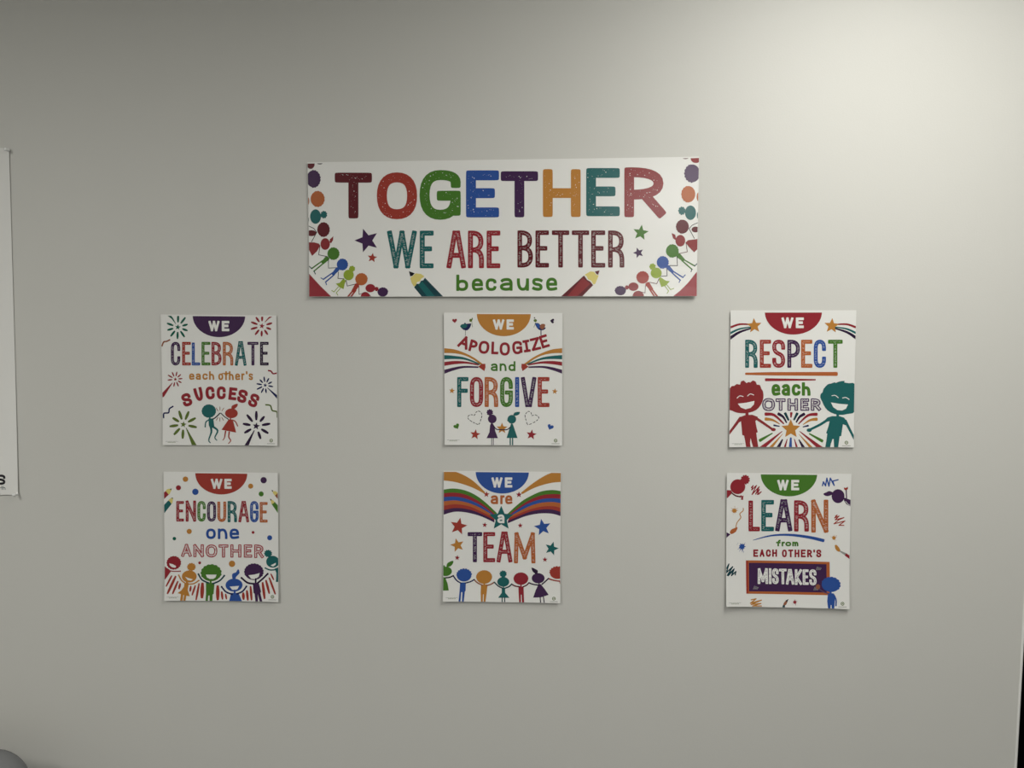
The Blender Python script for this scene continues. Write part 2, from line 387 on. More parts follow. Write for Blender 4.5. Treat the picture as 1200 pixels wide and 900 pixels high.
def header(c, cx, cy, rx, ry, wx, ex, y0, y1, w=17):
    part('header_tab', NAMES[c]+' half-round tab behind the word WE', 1)
    add([(cx-rx, cy-30), (cx+rx, cy-30)]+[(cx+rx*math.cos(math.pi*i/30), cy+ry*math.sin(math.pi*i/30)) for i in range(31)], c)
    for ch, (a, b) in (('W', wx), ('E', ex)):
        part('letter', 'white letter '+ch, 2); glyph(ch, a, y0, b, y1, w*(.84 if ch == 'W' else .94), 'W')
def arch(text, c, w, items):
    for ch, (cx, cy, bw, bh, rot) in zip(text, items):
        part('letter', NAMES[c]+' letter '+ch, 3); glyph({'R': 'r2', 'I': 'J', 'G': 'G2'}.get(ch, ch), cx-bw/2, cy-bh/2, cx+bw/2, cy+bh/2, w, c, rot, rad=999)
def child(label): part('printed_child', label, 2)
def footer(x0, y0, x1, lx, ly):
    part('fine_print', 'tiny grey illegible print'); random.seed(3)
    x = x0
    for row, yy in ((0, y0), (1, y0+6)):
        x = x0+row*14; e = x1-row*14
        while x < e:
            l = random.uniform(3, 9); add([(x, yy-1.3), (min(e, x+l), yy-1.3), (min(e, x+l), yy+1.3), (x, yy+1.3)], 'o' if row else 'g', [(0, 1, 2, 3)]); x += l+2
    part('publisher_mark', 'small round grey mark over a line of tiny print')
    ribbon([(lx+9*math.cos(R(30*i)), ly+9*math.sin(R(30*i))) for i in range(12)], 4, 'o', closed=True); ell('o', lx, ly, 3.4)
    x = lx-25
    while x < lx+25: add([(x, ly+17), (x+4, ly+17), (x+4, ly+20.5), (x, ly+20.5)], 'g', [(0, 1, 2, 3)]); x += 5
def firework(c, cx, cy, sr, r0, r1, w, n, a0, tr, tw, skip):
    part('firework', NAMES[c]+' firework'); star(c, cx, cy, sr, 8)
    for i in range(n):
        a = a0+360*i/n
        if abs((a-skip+180) % 360-180) < 17: continue
        k = random.uniform(.88, 1.1); a = R(a)
        leaf(c, [(cx+r0*math.sin(a), cy-r0*math.cos(a)), (cx+r1*k*math.sin(a), cy-r1*k*math.cos(a))], w*1.25)
    ribbon(tr, tw, c)
def splat(c, cx, cy, r, n=9):
    part('paint_splat', NAMES[c]+' paint splat'); pts = []
    for i in range(n*2):
        k = (r*random.uniform(.95, 1.25)) if i % 2 == 0 else r*.72; a = math.pi*i/n; pts.append((cx+k*math.cos(a), cy+k*math.sin(a)))
    poly(c, pts, 3)
    for i in range(5):
        a = random.uniform(0, 6.28); q = r*random.uniform(1.5, 1.9)
        ribbon([(cx+r*.8*math.cos(a), cy+r*.8*math.sin(a)), (cx+q*math.cos(a), cy+q*math.sin(a))], (r*.16, r*.06), c)
    for i in range(3):
        a = random.uniform(0, 6.28); ell(c, cx+r*1.6*math.cos(a), cy+r*1.6*math.sin(a), r*.09, n=8)
def scribble(c, pts, w, label=None):
    part('scribble', label or NAMES[c]+' crayon scribble')
    for a, b in zip(pts, pts[1:]): ribbon([a, b], w, c)
def blobs(c, *L_):
    for b in L_: blob(c, *b)

# ================================================================== BANNER
S = Sheet('banner', [(361, 190.6), (818.8, 184.2), (815.8, 347.5), (363.4, 348.0)],
          'long white paper banner reading TOGETHER WE ARE BETTER because, above the six smaller posters', 'banner',
          base=.0015, left=.0008, right=.0025, bottom=.0055, top=.0008, inset_top=1.6, wave=.0006)
z1 = (350, 175, 4.8); z2 = (580, 175, 4.8); s9 = 9.472
view(*z1); letters('TOGE', 'MOGB', 0, 0, 56, [(205, 414, 133, 390), (441, 667, 131, 394), (681, 912, 118, 397), (942, 1128, 120, 384)], 's', 999)
view(*z2); letters('THER', 'PYTq', 0, 0, 55, [(33, 243, 125, 384), (270, 482, 113, 382), (513, 702, 107, 377), (727, 955, 103, 383)], 's', 999)
view(*z1); letters('WEARE', 'TTRRR', 458, 670, 28, [(499, 665), (682, 760), (833, 941), (953, 1043), (1058, 1135)])
view(*z2); letters('BETTER', 'M', 457, 666, 26, [(127, 214), (228, 304), (320, 418), (432, 530), (541, 620), (636, 727)])
view(*z1); part('word', 'green lower-case word because', 2)
for ch, a, b, t in (('b', 888, 955, 706), ('e', 975, 1038, 727), ('c', 1053, 1113, 727)): glyph(ch, a, t, b, 798, 17, 'G', rad=999)
view(*z2)
for ch, a, b, t in (('a', 29, 103, 725), ('u', 124, 192, 727), ('s', 210, 268, 725), ('e', 288, 350, 723)): glyph(ch, a, t, b, 797, 17, 'G', rad=999)
view(355, 260, s9)
part('printed_star', 'purple star'); star('P', 712, 208, 138, -18)
part('printed_star', 'small red star'); star('O', 772, 400, 56, 8)
view(700, 260, s9)
part('printed_star', 'green star'); star('G', 480, 122, 90, 8)
part('printed_star', 'small purple star'); star('P', 455, 345, 62, -18)
view(470, 260, s9)
part('printed_pencil', 'teal pencil with its tip up')
poly('K', [(90, 548), (155, 573), (130, 600), (105, 608)]); poly('D', [(150, 730), (172, 690), (205, 690), (225, 655), (250, 650), (268, 622), (490, 850), (250, 850)])
poly('T', [(192, 700), (238, 662), (400, 850), (312, 850)]); poly('w', [(165, 572), (225, 580), (262, 608), (225, 635), (215, 660), (180, 672), (165, 712), (145, 718), (122, 680), (105, 625), (135, 600)])
view(585, 260, s9)
part('printed_pencil', 'red pencil with its tip up')
poly('M', [(1060, 553), (1113, 540), (1097, 590), (1078, 580)]); poly('M', [(940, 597), (975, 645), (1010, 665), (1042, 705), (900, 850), (665, 850)])
poly('q', [(925, 622), (1012, 690), (840, 850), (735, 850)]); poly('w', [(945, 590), (1010, 552), (1052, 556), (1078, 590), (1103, 598), (1065, 690), (1045, 698), (1020, 655), (985, 640), (970, 605)])
view(355, 260, s9)
part('corner_patch', 'red lower left corner'); poly('R', [(40, 545), (78, 580), (200, 712), (325, 832), (325, 870), (40, 870)])
view(700, 260, s9)
part('corner_patch', 'red lower right corner'); poly('R', [(1140, 510), (1105, 548), (1000, 680), (915, 765), (840, 824), (840, 860), (1160, 860)])
# the ring of children, left side
view(355, 180, s9)
child('maroon head cut by the upper left edge'); blob('M', 92, 122, 44, 52); ell('K', 193, 116, 28, 8)
child('purple head at the left edge'); blob('P', 122, 285, 76, 94, 17, .04, -100, 100)
child('orange head at the left edge'); blob('N', 167, 507, 76, 86, 15, .03, -120, 120); ell('N', 58, 530, 18, 45)
child('teal head with a bun at the left edge'); ell('T', 145, 702, 60, 80); blob('T', 237, 680, 32, 36, 9, .12, 0, 360); line('T', [(190, 690), (215, 685)], 24); ell('T', 56, 735, 16, 40)
view(355, 260, s9)
child('maroon child'); blob('M', 232, 88, 68, 79, 15, .03, -120, 120); ell('M', 100, 128, 54, 33); line('K', [(55, 42), (125, 75), (158, 118), (100, 225)], 7, False)
child('red girl with a ponytail'); ell('q', 252, 248, 52, 65); poly('q', [(300, 232), (304, 195), (342, 162), (338, 205), (318, 238)]); poly('q', [(66, 230), (130, 230), (180, 243), (199, 265), (160, 330), (108, 380), (66, 300)]); line('K', [(193, 275), (180, 368), (275, 388)], 7, False)
def kid2(c, hx, hy, hr, tor, tw, legs, feet, arm, lw=14, flat=0):
    blob(c, hx, hy, hr, hr*1.03, 15, .035, -120, 120); ribbon(tor, tw, c)
    for l in legs: ribbon(l, lw, c)
    for f in feet: ribbon(f, lw*.7, MAT['D'] if c == 'G' else c)
    ribbon(arm, 7, 'K')
child('green boy'); kid2('G', 342, 355, 65, [(268, 412), (232, 450)], (52, 38), [[(225, 432), (105, 520)], [(242, 455), (130, 550)]], [[(105, 520), (72, 492)], [(130, 550), (145, 580)]], [(288, 415), (290, 515), (372, 512)])
child('blue boy'); kid2('B', 442, 475, 61, [(385, 532), (345, 578)], (46, 34), [[(340, 565), (235, 640)], [(355, 588), (260, 670)]], [[(235, 640), (208, 625)], [(260, 670), (270, 700)]], [(400, 560), (395, 630), (462, 635)])
child('lime green girl with a bun'); ell('L', 513, 592, 57, 59); blob('L', 550, 523, 30, 30, 7, .1, 0, 360); poly('L', [(455, 630), (484, 655), (470, 690), (460, 748), (415, 730), (372, 688), (415, 680)])
ribbon([(400, 725), (355, 780), (330, 765)], 8, 'L'); ribbon([(422, 742), (380, 790), (398, 817)], 8, 'L'); ribbon([(485, 650), (500, 715), (582, 695)], 7, 'K')
child('orange boy cut by the lower edge'); blob('N', 655, 640, 67, 67, 15, .03); ribbon([(603, 712), (570, 765)], (50, 40), 'O'); ribbon([(572, 755), (500, 845)], 18, 'O'); ribbon([(592, 765), (530, 850)], 18, 'O'); ribbon([(628, 720), (632, 808), (700, 785)], 7, 'M')
child('crimson girl cut by the lower edge'); ell('R', 755, 738, 54, 46); blob('R', 824, 748, 20, 22, 7, .1, 0, 360); ell('R', 700, 835, 50, 55); ribbon([(735, 800), (768, 840)], 7, 'M')
child('purple head at the lower edge, left'); blob('P', 893, 782, 57, 50, 13, .05, 180, 360)
# right side
view(700, 180, s9)
child('maroon head cut by the upper right edge'); blob('q', 1090, 66, 56, 44); ell('M', 975, 48, 38, 18)
child('purple head at the right edge'); blob('l', 1050, 225, 84, 98, 17, .05, 90, 260)
child('orange head at the right edge'); blob('N', 1007, 455, 76, 90, 15, .03, 90, 260); ell('N', 1116, 485, 18, 48)
child('teal head with a bun at the right edge'); ell('T', 1030, 660, 61, 80); blob('T', 935, 638, 34, 40, 9, .12, 0, 360); line('T', [(958, 645), (990, 655)], 24); ell('T', 1117, 690, 16, 40)
view(700, 260, s9)
child('maroon child'); blob('M', 942, 56, 70, 76, 15, .03, 90, 260); ell('M', 1086, 88, 44, 32); ribbon([(1112, 12), (1050, 40), (1015, 78), (1072, 186)], 7, 'K')
child('red girl with a ponytail'); ell('q', 918, 212, 54, 64); poly('q', [(872, 196), (862, 145), (822, 128), (838, 185), (866, 206)]); poly('q', [(975, 232), (1005, 206), (1115, 193), (1112, 300), (1070, 342), (1015, 285)]); ribbon([(980, 235), (995, 335), (905, 355)], 7, 'M')
child('green boy'); kid2('G', 828, 325, 69, [(900, 378), (945, 420)], (52, 38), [[(945, 415), (1075, 492)], [(935, 432), (1045, 530)]], [[(1075, 492), (1105, 465)], [(1045, 530), (1035, 556)]], [(880, 385), (885, 488), (800, 487)])
child('blue boy'); kid2('B', 722, 452, 65, [(785, 510), (828, 555)], (46, 34), [[(835, 550), (945, 620)], [(825, 568), (915, 650)]], [[(945, 620), (970, 592)], [(915, 650), (902, 674)]], [(768, 520), (770, 602), (700, 608)])
child('lime green girl with a bun'); ell('L', 650, 570, 61, 60); blob('L', 610, 500, 31, 32, 7, .1, 0, 360); poly('L', [(692, 612), (715, 628), (755, 655), (800, 662), (755, 710), (705, 726), (690, 680), (676, 640)])
ribbon([(765, 700), (808, 755), (842, 742)], 8, 'L'); ribbon([(742, 712), (785, 770), (768, 797)], 8, 'L'); ribbon([(682, 630), (655, 690), (575, 672)], 7, 'M')
child('orange boy cut by the lower edge'); blob('O', 500, 620, 68, 68, 15, .03); ribbon([(558, 698), (592, 745)], (52, 40), 'O'); ribbon([(592, 738), (660, 830)], 18, 'O'); ribbon([(575, 748), (628, 830)], 18, 'O'); ribbon([(530, 710), (525, 792), (450, 770)], 7, 'M')
child('crimson girl cut by the lower edge'); ell('q', 397, 722, 56, 47); blob('q', 325, 730, 19, 21, 7, .1, 0, 360); ell('q', 450, 828, 62, 60)
child('purple head at the lower edge, right'); blob('P', 253, 767, 60, 50, 13, .05, 180, 360)
flush()

GRP = 'small white posters under the banner'
# ================================================================== CELEBRATE
S = Sheet('poster', [(188.9, 368.5), (324.5, 369.7), (326.2, 522.1), (191.9, 521.3)],
          'white poster with purple tab reading WE CELEBRATE each other\'s SUCCESS, fireworks in the corners', 'poster', GRP,
          base=.0012, left=.001, right=.003, bottom=.003, top=.0008)
random.seed(11); view(180, 360, 5.294)
header('P', 408, 53, 163, 133, (343, 411), (425, 472), 85, 149)
letters('CELEBRATE', 'POBGRNTPV', 215, 361, 18.5, [(110, 168), (179, 233), (239, 291, 219, 361), (299, 354), (361, 423), (431, 496), (506, 578, 211, 363), (584, 653), (663, 717)])
word('each', 'Y', 222, 378, 397, 411, 450, 10); word("other's", 'Y', 403, 618, 397, 411, 452, 10)
part('word', 'ochre joining bar', 3); ribbon([(428, 412), (468, 410)], 7, 'Y')
arch('SUCCESS', 'R', 19, [(208, 574, 58, 82, -18), (282, 540, 52, 84, -14), (352, 532, 56, 80, -6), (421, 531, 56, 80, 0), (493, 537, 50, 78, 6), (553, 552, 58, 82, 14), (624, 578, 58, 84, 22)])
random.seed(2)
firework('F', 153, 124, 18, 34, 66, 11, 10, 2, [(98, 50), (118, 68), (140, 103)], (15, 3), -40)
firework('R', 675, 117, 18, 34, 62, 11, 10, 2, [(740, 53), (718, 68), (695, 92)], (12, 4), 45)
firework('R', 137, 447, 12, 22, 46, 7, 10, 12, [(60, 545), (118, 470)], (24, 4), 225)
firework('n', 695, 484, 13, 24, 50, 8, 10, -8, [(775, 560), (710, 500)], (18, 3), 130)
firework('o', 188, 727, 20, 38, 76, 14, 9, 22, [(264, 870), (205, 748)], (30, 4), 152)
firework('V', 640, 737, 24, 42, 80, 14, 9, 0, [(576, 868), (628, 764)], (26, 5), 207)
for c, p in (('b', [(55, 240), (66, 216), (84, 212), (102, 203)]), ('R', [(716, 393), (732, 397), (745, 412), (770, 408)]), ('n', [(66, 684), (68, 658), (96, 654), (101, 630), (122, 616)]), ('o', [(700, 605), (728, 610), (740, 640), (768, 648), (772, 680)])):
    part('streamer', NAMES[c]+' curled streamer'); line(c, p, 9)
view(185, 445, 11.25)
child('teal boy jumping'); blob('T', 677, 412, 92, 86, 15, .02, 0, 360); poly('T', [(672, 512), (735, 508), (752, 622), (722, 632), (690, 628), (678, 600)])
ribbon([(690, 480), (690, 520)], 22, 'T'); line('K', [(735, 518), (775, 488), (822, 442)], 15); line('T', [(690, 522), (640, 555), (630, 620)], 16)
line('T', [(705, 620), (712, 690), (680, 790), (700, 828)], (30, 12)); line('T', [(732, 618), (795, 670), (760, 758), (786, 795)], (28, 12))
view(255, 445, 11.25)
child('red girl jumping'); ell('O', 187, 442, 84, 64); poly('O', [(190, 395), (188, 352), (215, 330), (268, 315), (262, 352), (222, 388)], 2); ribbon([(175, 490), (175, 530)], 18, 'O')
poly('O', [(150, 522), (205, 525), (252, 695), (58, 658)]); line('K', [(150, 522), (95, 485), (48, 440)], 12); line('O', [(200, 530), (240, 550), (270, 608)], 14)
line('O', [(112, 680), (98, 765), (78, 792)], (20, 10)); line('O', [(160, 690), (155, 755), (182, 800), (152, 838)], (20, 10))
part('clap_marks', 'thin tan lines over the clapping hands')
for a in (-32, 0, 32, 150, 180, 210): leaf('b', [(35+48*math.sin(R(a)), 452-48*math.cos(R(a))), (35+96*math.sin(R(a)), 452-96*math.cos(R(a)))], 9)
view(180, 360, 5.294); footer(80, 831, 156, 735, 826); flush()

# ================================================================== APOLOGIZE
S = Sheet('poster', [(520.4, 366.5), (659.1, 366.9), (658.5, 521.9), (521.5, 521.1)],
          'white poster with ochre tab reading WE APOLOGIZE and FORGIVE, two girls holding hands', 'poster', GRP,
          base=.0012, left=.0026, right=.003, bottom=.0032, top=.0008, inset_top=1.4)
random.seed(12); view(510, 360, 5.294)
header('Y', 426, 42, 167, 138, (359, 429), (443, 488), 76, 139)
arch('APOLOGIZE', 'R', 16, [(181, 218, 66, 78, 22), (237, 240, 48, 74, 14), (303, 249, 66, 80, 7), (371, 253, 44, 78, 2), (432, 259, 64, 82, 0), (509, 251, 62, 82, -5), (567, 241, 42, 76, -9), (622, 228, 58, 78, -13), (677, 212, 50, 80, -17)])
for i, (ox, mx, cs) in enumerate(((515, 1, 'left'), (585, -1, 'right'))):
    view(ox, 365, 11.25); f = (lambda P: P) if mx > 0 else (lambda P: [(900-x, y) for x, y in P])
    T = [('Y', [(40, 482), (70, 485), (200, 500), (330, 545), (450, 605), (570, 690)], [(40, 548), (70, 548), (200, 552), (330, 578), (440, 630), (548, 705)]),
         ('T', [(40, 572), (70, 575), (200, 585), (350, 612), (545, 692)], [(40, 632), (70, 631), (200, 627), (350, 640), (530, 705)]),
         ('R', [(40, 670), (70, 665), (200, 652), (350, 660), (525, 695)], [(40, 722), (70, 716), (200, 696), (350, 688), (515, 712)]),
         ('P', [(40, 778), (70, 768), (200, 735), (330, 718), (515, 724)], [(40, 832), (70, 820), (200, 774), (330, 744), (515, 744)])]
    for c, a, b in T: part('colour_band', NAMES[c]+' band'); band(c, f(a), f(b))
    part('band_knot', 'brick red knot where the bands meet', 2); poly('O', f([(512, 728), (560, 690), (605, 690), (608, 735), (592, 786)]))
view(515, 365, 11.25)
part('printed_heart', 'small crimson heart'); heart('R', 202, 122, 34, -4)
part('printed_bird', 'teal and navy bird holding a sprig'); ribbon([(345, 245), (343, 315)], 9, 'g'); poly('n', [(278, 205), (300, 215), (320, 170), (340, 145), (355, 165), (420, 158), (405, 210), (370, 248), (320, 243)], 2); poly('T', [(275, 200), (290, 172), (335, 165), (368, 180), (350, 215), (300, 218)], 2)
line('o', [(436, 82), (428, 140), (436, 205)], 5); ell('o', 412, 118, 17, 20); ell('o', 432, 100, 8, 14)
view(585, 365, 11.25)
part('printed_heart', 'small black heart'); heart('V', 700, 126, 33, 98)
part('printed_bird', 'blue and tan bird holding a sprig'); ribbon([(552, 240), (553, 315)], 9, 'n'); ribbon([(545, 240), (546, 310)], 5, 'g'); poly('n', [(472, 158), (520, 155), (560, 200), (615, 215), (585, 245), (530, 245), (495, 210)], 2); poly('B', [(478, 160), (520, 160), (540, 200), (520, 230), (500, 205)], 2); poly('b', [(535, 195), (560, 165), (605, 170), (600, 210), (575, 235), (545, 225)], 2)
line('o', [(464, 82), (480, 130), (458, 208)], 5); ell('o', 476, 120, 22, 18); ell('V', 465, 84, 8, 8)
view(510, 360, 5.294)
part('word', 'green lower-case word and', 2)
for ch, a, b, t in (('a', 345, 389, 349), ('n', 400, 443, 349), ('d', 455, 498, 335)): glyph(ch, a, t, b, 396, 11.5, 'G', rad=999)
letters('FORGIVE', 'TRNGBPO', 433, 619, 26, [(137, 207), (216, 298), (307, 391), (403, 482), (492, 525), (532, 627), (636, 709)])
for x, y in ((105, 518), (742, 522)): part('printed_star', 'small ochre star'); star('Y', x, y, 19, 6)
for x, y, r_ in ((249, 789, 10), (597, 790, 10)): part('printed_star', 'crimson star'); star('O' if x < 300 else 'R', x, y, 33, r_-2)
for ox, P in ((515, [(520, 585), (548, 520), (560, 470), (548, 430), (515, 413), (480, 432), (462, 468), (425, 460), (385, 474), (380, 510), (420, 545), (475, 574)]), (585, [(378, 588), (352, 525), (342, 465), (380, 418), (418, 432), (432, 470), (475, 462), (520, 490), (508, 525), (450, 566)])):
    view(ox, 445, 11.25); part('dashed_heart', 'heart drawn in black dashes'); Q = smoothed(P, True, 6); acc = 0; seg = [Q[0]]; on = True
    for a, b in zip(Q, Q[1:]+Q[:1]):
        acc += math.dist(a, b); seg.append(b)
        if acc > (20 if on else 17):
            if on: ribbon(seg, 9, 'K')
            on = not on; acc = 0; seg = [b]
view(515, 445, 11.25)
part('printed_heart', 'green heart'); heart('G', 228, 612, 42, -28)
part('printed_star', 'ochre star held between the girls', 1); star('Y', 825, 640, 76, 0)
child('purple girl with a bun'); blob('P', 665, 430, 36, 36, 9, .14, 0, 360); ell('P', 697, 516, 57, 57); poly('P', [(680, 572), (705, 575), (725, 610), (735, 670), (772, 768), (622, 768), (660, 690), (668, 600)])
line('V', [(705, 592), (748, 648), (800, 656), (830, 657)], 13); ribbon([(690, 765), (690, 880)], 9, 'V'); ribbon([(712, 765), (712, 880)], 9, 'V')
view(585, 445, 11.25)
child('teal girl with a ponytail'); ell('T', 167, 520, 57, 57); poly('T', [(188, 470), (202, 432), (272, 422), (262, 456), (225, 472)], 2); ell('T', 115, 535, 9, 10); ribbon([(167, 570), (167, 600)], 12, 'T')
poly('T', [(155, 582), (180, 582), (243, 766), (98, 766)]); line('V', [(150, 622), (105, 655), (37, 657)], 13); ribbon([(147, 765), (147, 880)], 16, 'T'); ribbon([(178, 765), (178, 880)], 16, 'T')
part('printed_heart', 'blue heart'); heart('B', 675, 620, 44, 22)
view(510, 360, 5.294); footer(76, 822, 152, 747, 826); flush()

# ================================================================== RESPECT
S = Sheet('poster', [(855.6, 363.8), (1002.9, 363.6), (999.6, 524.0), (853.7, 523.6)],
          'white poster with crimson tab reading WE RESPECT each OTHER, two big smiling children', 'poster', GRP,
          base=.0014, left=.003, right=.001, bottom=.003, top=.001, inset_top=2.6)
random.seed(13); view(845, 355, 5.145)
header('R', 434, 55, 172, 136, (363, 434), (449, 497), 88, 152)
for x, c1 in ((198, 1), (665, -1)): part('shooting_star', 'ochre star', 2); star('Y', x, 138, 47, -4*c1)
for m in (1, -1):
    f = (lambda P: P) if m > 0 else (lambda P: [(865-x, y) for x, y in P])
    for c, p, w_ in (('R', [(40, 152), (58, 146), (110, 129), (175, 130)], (14, 9)), ('T', [(40, 190), (58, 180), (110, 157), (178, 146)], (14, 7)), ('V', [(40, 220), (58, 208), (110, 176), (185, 152)], (20, 8))): part('star_trail', NAMES[c]+' trail of the '+('left' if m > 0 else 'right')+' shooting star'); line(c, f(p), w_)
letters('RESPECT', 'TORPNBG', 222, 391, 24, [(143, 219), (232, 300), (307, 385), (398, 474), (481, 549), (557, 631), (643, 731)])
part('underline', 'long orange-brown underline'); ribbon([(150, 427), (300, 427), (690, 428)], lambda t: 14+10*min(1, t*2.2), 'N')
part('underline', 'short crimson underline'); ribbon([(272, 463), (565, 463)], (18, 9), 'R')
word('each', 'G', 303, 538, 478, 489, 559, 19, gap=.16)
letters('OTHER', 'l', 575, 650, 22, [(246, 324, 573, 652), (327, 388), (398, 463), (476, 530), (539, 600)], 'o', 999)
view(850, 445, 11.25)
child('big red smiling child with curly hair'); poly('q', [(20, 150), (55, 112), (80, 82), (112, 80), (145, 55), (188, 64), (200, 25), (240, 10), (272, 42), (300, 30), (328, 34), (358, 10), (398, 26), (412, 64), (452, 68), (472, 120), (492, 150), (500, 215), (490, 275), (455, 345), (400, 400), (320, 430), (250, 440), (160, 435), (90, 410), (20, 360)], 2)
ribbon([(280, 420), (280, 490)], 42, 'q'); poly('q', [(195, 488), (255, 465), (350, 460), (425, 488), (408, 525), (392, 545), (405, 620), (422, 690), (402, 698), (412, 780), (428, 900), (362, 900), (342, 830), (326, 765), (318, 830), (328, 900), (268, 900), (252, 800), (240, 735), (215, 725), (208, 620), (200, 545), (180, 560), (155, 540)])
line('q', [(400, 505), (500, 572), (605, 645)], (36, 30)); ell('q', 628, 655, 32, 22); line('q', [(190, 508), (130, 590), (40, 705)], (40, 30))
line('W', [(150, 240), (185, 212), (230, 220)], 10); line('W', [(290, 212), (325, 186), (370, 200)], 10); poly('W', [(158, 314), (270, 302), (380, 278), (372, 325), (330, 370), (262, 388), (200, 365)])
view(925, 445, 11.25)
child('big teal smiling child with short hair'); poly('T', [(412, 185), (435, 165), (448, 120), (500, 62), (545, 50), (598, 32), (605, 42), (650, 24), (725, 14), (720, 35), (780, 45), (880, 75), (880, 395), (760, 450), (650, 462), (540, 430), (470, 370), (430, 290), (404, 230)], 2)
ribbon([(632, 450), (632, 500)], 34, 'T'); poly('T', [(470, 525), (500, 495), (560, 478), (660, 480), (715, 498), (770, 575), (740, 600), (700, 585), (685, 680), (675, 742), (655, 742), (645, 810), (630, 905), (580, 905), (576, 778), (560, 780), (535, 850), (525, 905), (460, 905), (480, 800), (493, 708), (478, 702), (510, 610), (525, 545), (500, 552)])
line('T', [(510, 520), (400, 590), (258, 660)], (34, 30)); ell('T', 256, 663, 33, 24); line('T', [(735, 545), (780, 640), (850, 780)], (36, 28))
line('W', [(558, 210), (600, 206), (640, 236)], 10); line('W', [(698, 240), (740, 233), (782, 258)], 10); poly('W', [(543, 298), (650, 316), (768, 325), (742, 380), (690, 405), (630, 400), (575, 362)])
view(850, 445, 11.25); random.seed(4)
part('printed_star', 'large ochre star', 2); star('Y', 858, 648, 130, 0, .46)
for c, p, w_ in (('R', [(535, 452), (640, 465), (762, 575)], (38, 16)), ('Y', [(535, 517), (620, 530), (708, 580)], (36, 10)), ('V', [(702, 452), (760, 490), (800, 560)], (34, 16)), ('D', [(788, 448), (826, 525)], (30, 22)), ('R', [(866, 443), (862, 490)], (28, 16)),
                 ('n', [(640, 600), (705, 612)], (20, 12)), ('G', [(455, 795), (612, 705)], (34, 12)), ('R', [(470, 900), (742, 680)], (48, 8)), ('Y', [(585, 900), (750, 712)], (34, 4)), ('V', [(688, 895), (745, 790)], (40, 16)), ('R', [(775, 895), (808, 785)], (24, 10)), ('B', [(850, 895), (857, 770)], (36, 20))): part('burst_ray', NAMES[c]+' ray'); line(c, p, (w_[0]*1.18, w_[1]*1.18))
view(925, 445, 11.25)
for c, p, w_ in (('D', [(97, 450), (60, 522)], (30, 20)), ('V', [(185, 455), (130, 490), (90, 555)], (34, 16)), ('R', [(348, 455), (240, 470), (120, 578)], (36, 14)), ('Y', [(348, 520), (270, 532), (178, 588)], (36, 8)), ('n', [(178, 620), (240, 605)], (12, 20)),
                 ('G', [(262, 712), (420, 802)], (16, 34)), ('R', [(132, 680), (410, 905)], (8, 50)), ('Y', [(120, 715), (290, 905)], (4, 34)), ('V', [(122, 792), (185, 905)], (14, 38)), ('R', [(60, 782), (95, 905)], (8, 26))): part('burst_ray', NAMES[c]+' ray'); line(c, p, (w_[0]*1.18, w_[1]*1.18))
view(845, 355, 5.145); footer(62, 846, 136, 751, 841); flush()

# ================================================================== ENCOURAGE
S = Sheet('poster', [(192.5, 552.4), (326.2, 553.8), (327.4, 704.2), (194.3, 702.9)],
          'white poster with brick red tab reading WE ENCOURAGE one ANOTHER, with cheering children', 'poster', GRP,
          base=.0012, left=.0018, right=.0032, bottom=.0045, top=.0008)
random.seed(14); view(180, 545, 5.3875)
header('O', 430, 53, 164, 132, (364, 436), (449, 495), 86, 149)
for c, x, y, r in (('Y', 204, 88, 17), ('R', 160, 142, 16), ('B', 266, 168, 20), ('P', 698, 94, 20), ('Y', 615, 132, 16), ('G', 682, 181, 16), ('Y', 227, 418, 16), ('F', 134, 463, 11), ('R', 630, 424, 9), ('B', 736, 457, 16), ('R', 293, 616, 9), ('Y', 497, 622, 20)):
    part('confetti_dot', NAMES[c]+' dot'); ell(c, x, y, r)
view(188, 550, 11.25)
part('printed_pencil', 'crimson pencil end at the left edge'); poly('R', [(40, 320), (75, 284), (95, 300), (118, 330), (40, 405)]); poly('w', [(75, 284), (95, 260), (135, 252), (155, 268), (125, 330), (105, 318), (92, 296)]); poly('K', [(132, 256), (158, 248), (146, 276)])
part('printed_pencil', 'teal pencil end at the left edge'); poly('T', [(40, 485), (110, 408), (130, 420), (155, 452), (60, 575)]); poly('w', [(110, 406), (145, 375), (174, 382), (165, 440), (152, 452), (132, 420)]); poly('K', [(148, 376), (170, 366), (172, 388)])
view(255, 550, 11.25)
part('printed_pencil', 'brown pencil end at the right edge'); poly('b', [(765, 345), (785, 315), (830, 300), (830, 420)]); poly('w', [(735, 285), (770, 282), (805, 305), (788, 320), (765, 345), (738, 312)]); poly('K', [(718, 268), (742, 275), (730, 296)])
part('printed_pencil', 'green pencil end at the right edge'); poly('G', [(720, 455), (745, 440), (762, 424), (830, 500), (830, 610)]); poly('w', [(705, 398), (735, 400), (760, 424), (745, 445), (718, 455)]); poly('K', [(697, 382), (722, 395), (706, 412)])
view(180, 545, 5.3875)
letters('ENCOURAGE', 'RRGPNTRBN', 226, 360, 18.2, [(146, 194, 226, 355), (205, 270, 223, 356), (278, 331, 226, 356), (339, 396, 228, 356), (404, 460, 230, 358), (469, 528), (537, 605), (611, 665), (673, 723, 232, 361)])
part('word', 'blue lower-case word one', 2)
for ch, a, b in (('o', 333, 394), ('n', 407, 468), ('e', 481, 541)): glyph(ch, a, 400, b, 466, 16, 'B', rad=999)
letters('ANOTHER', 'p', 500, 583, 20, [(177, 243, 497, 578), (253, 319, 499, 580), (330, 404, 500, 582), (412, 474), (486, 556), (571, 625), (637, 698, 500, 585)], 'o', 999)
view(188, 630, 11.25)
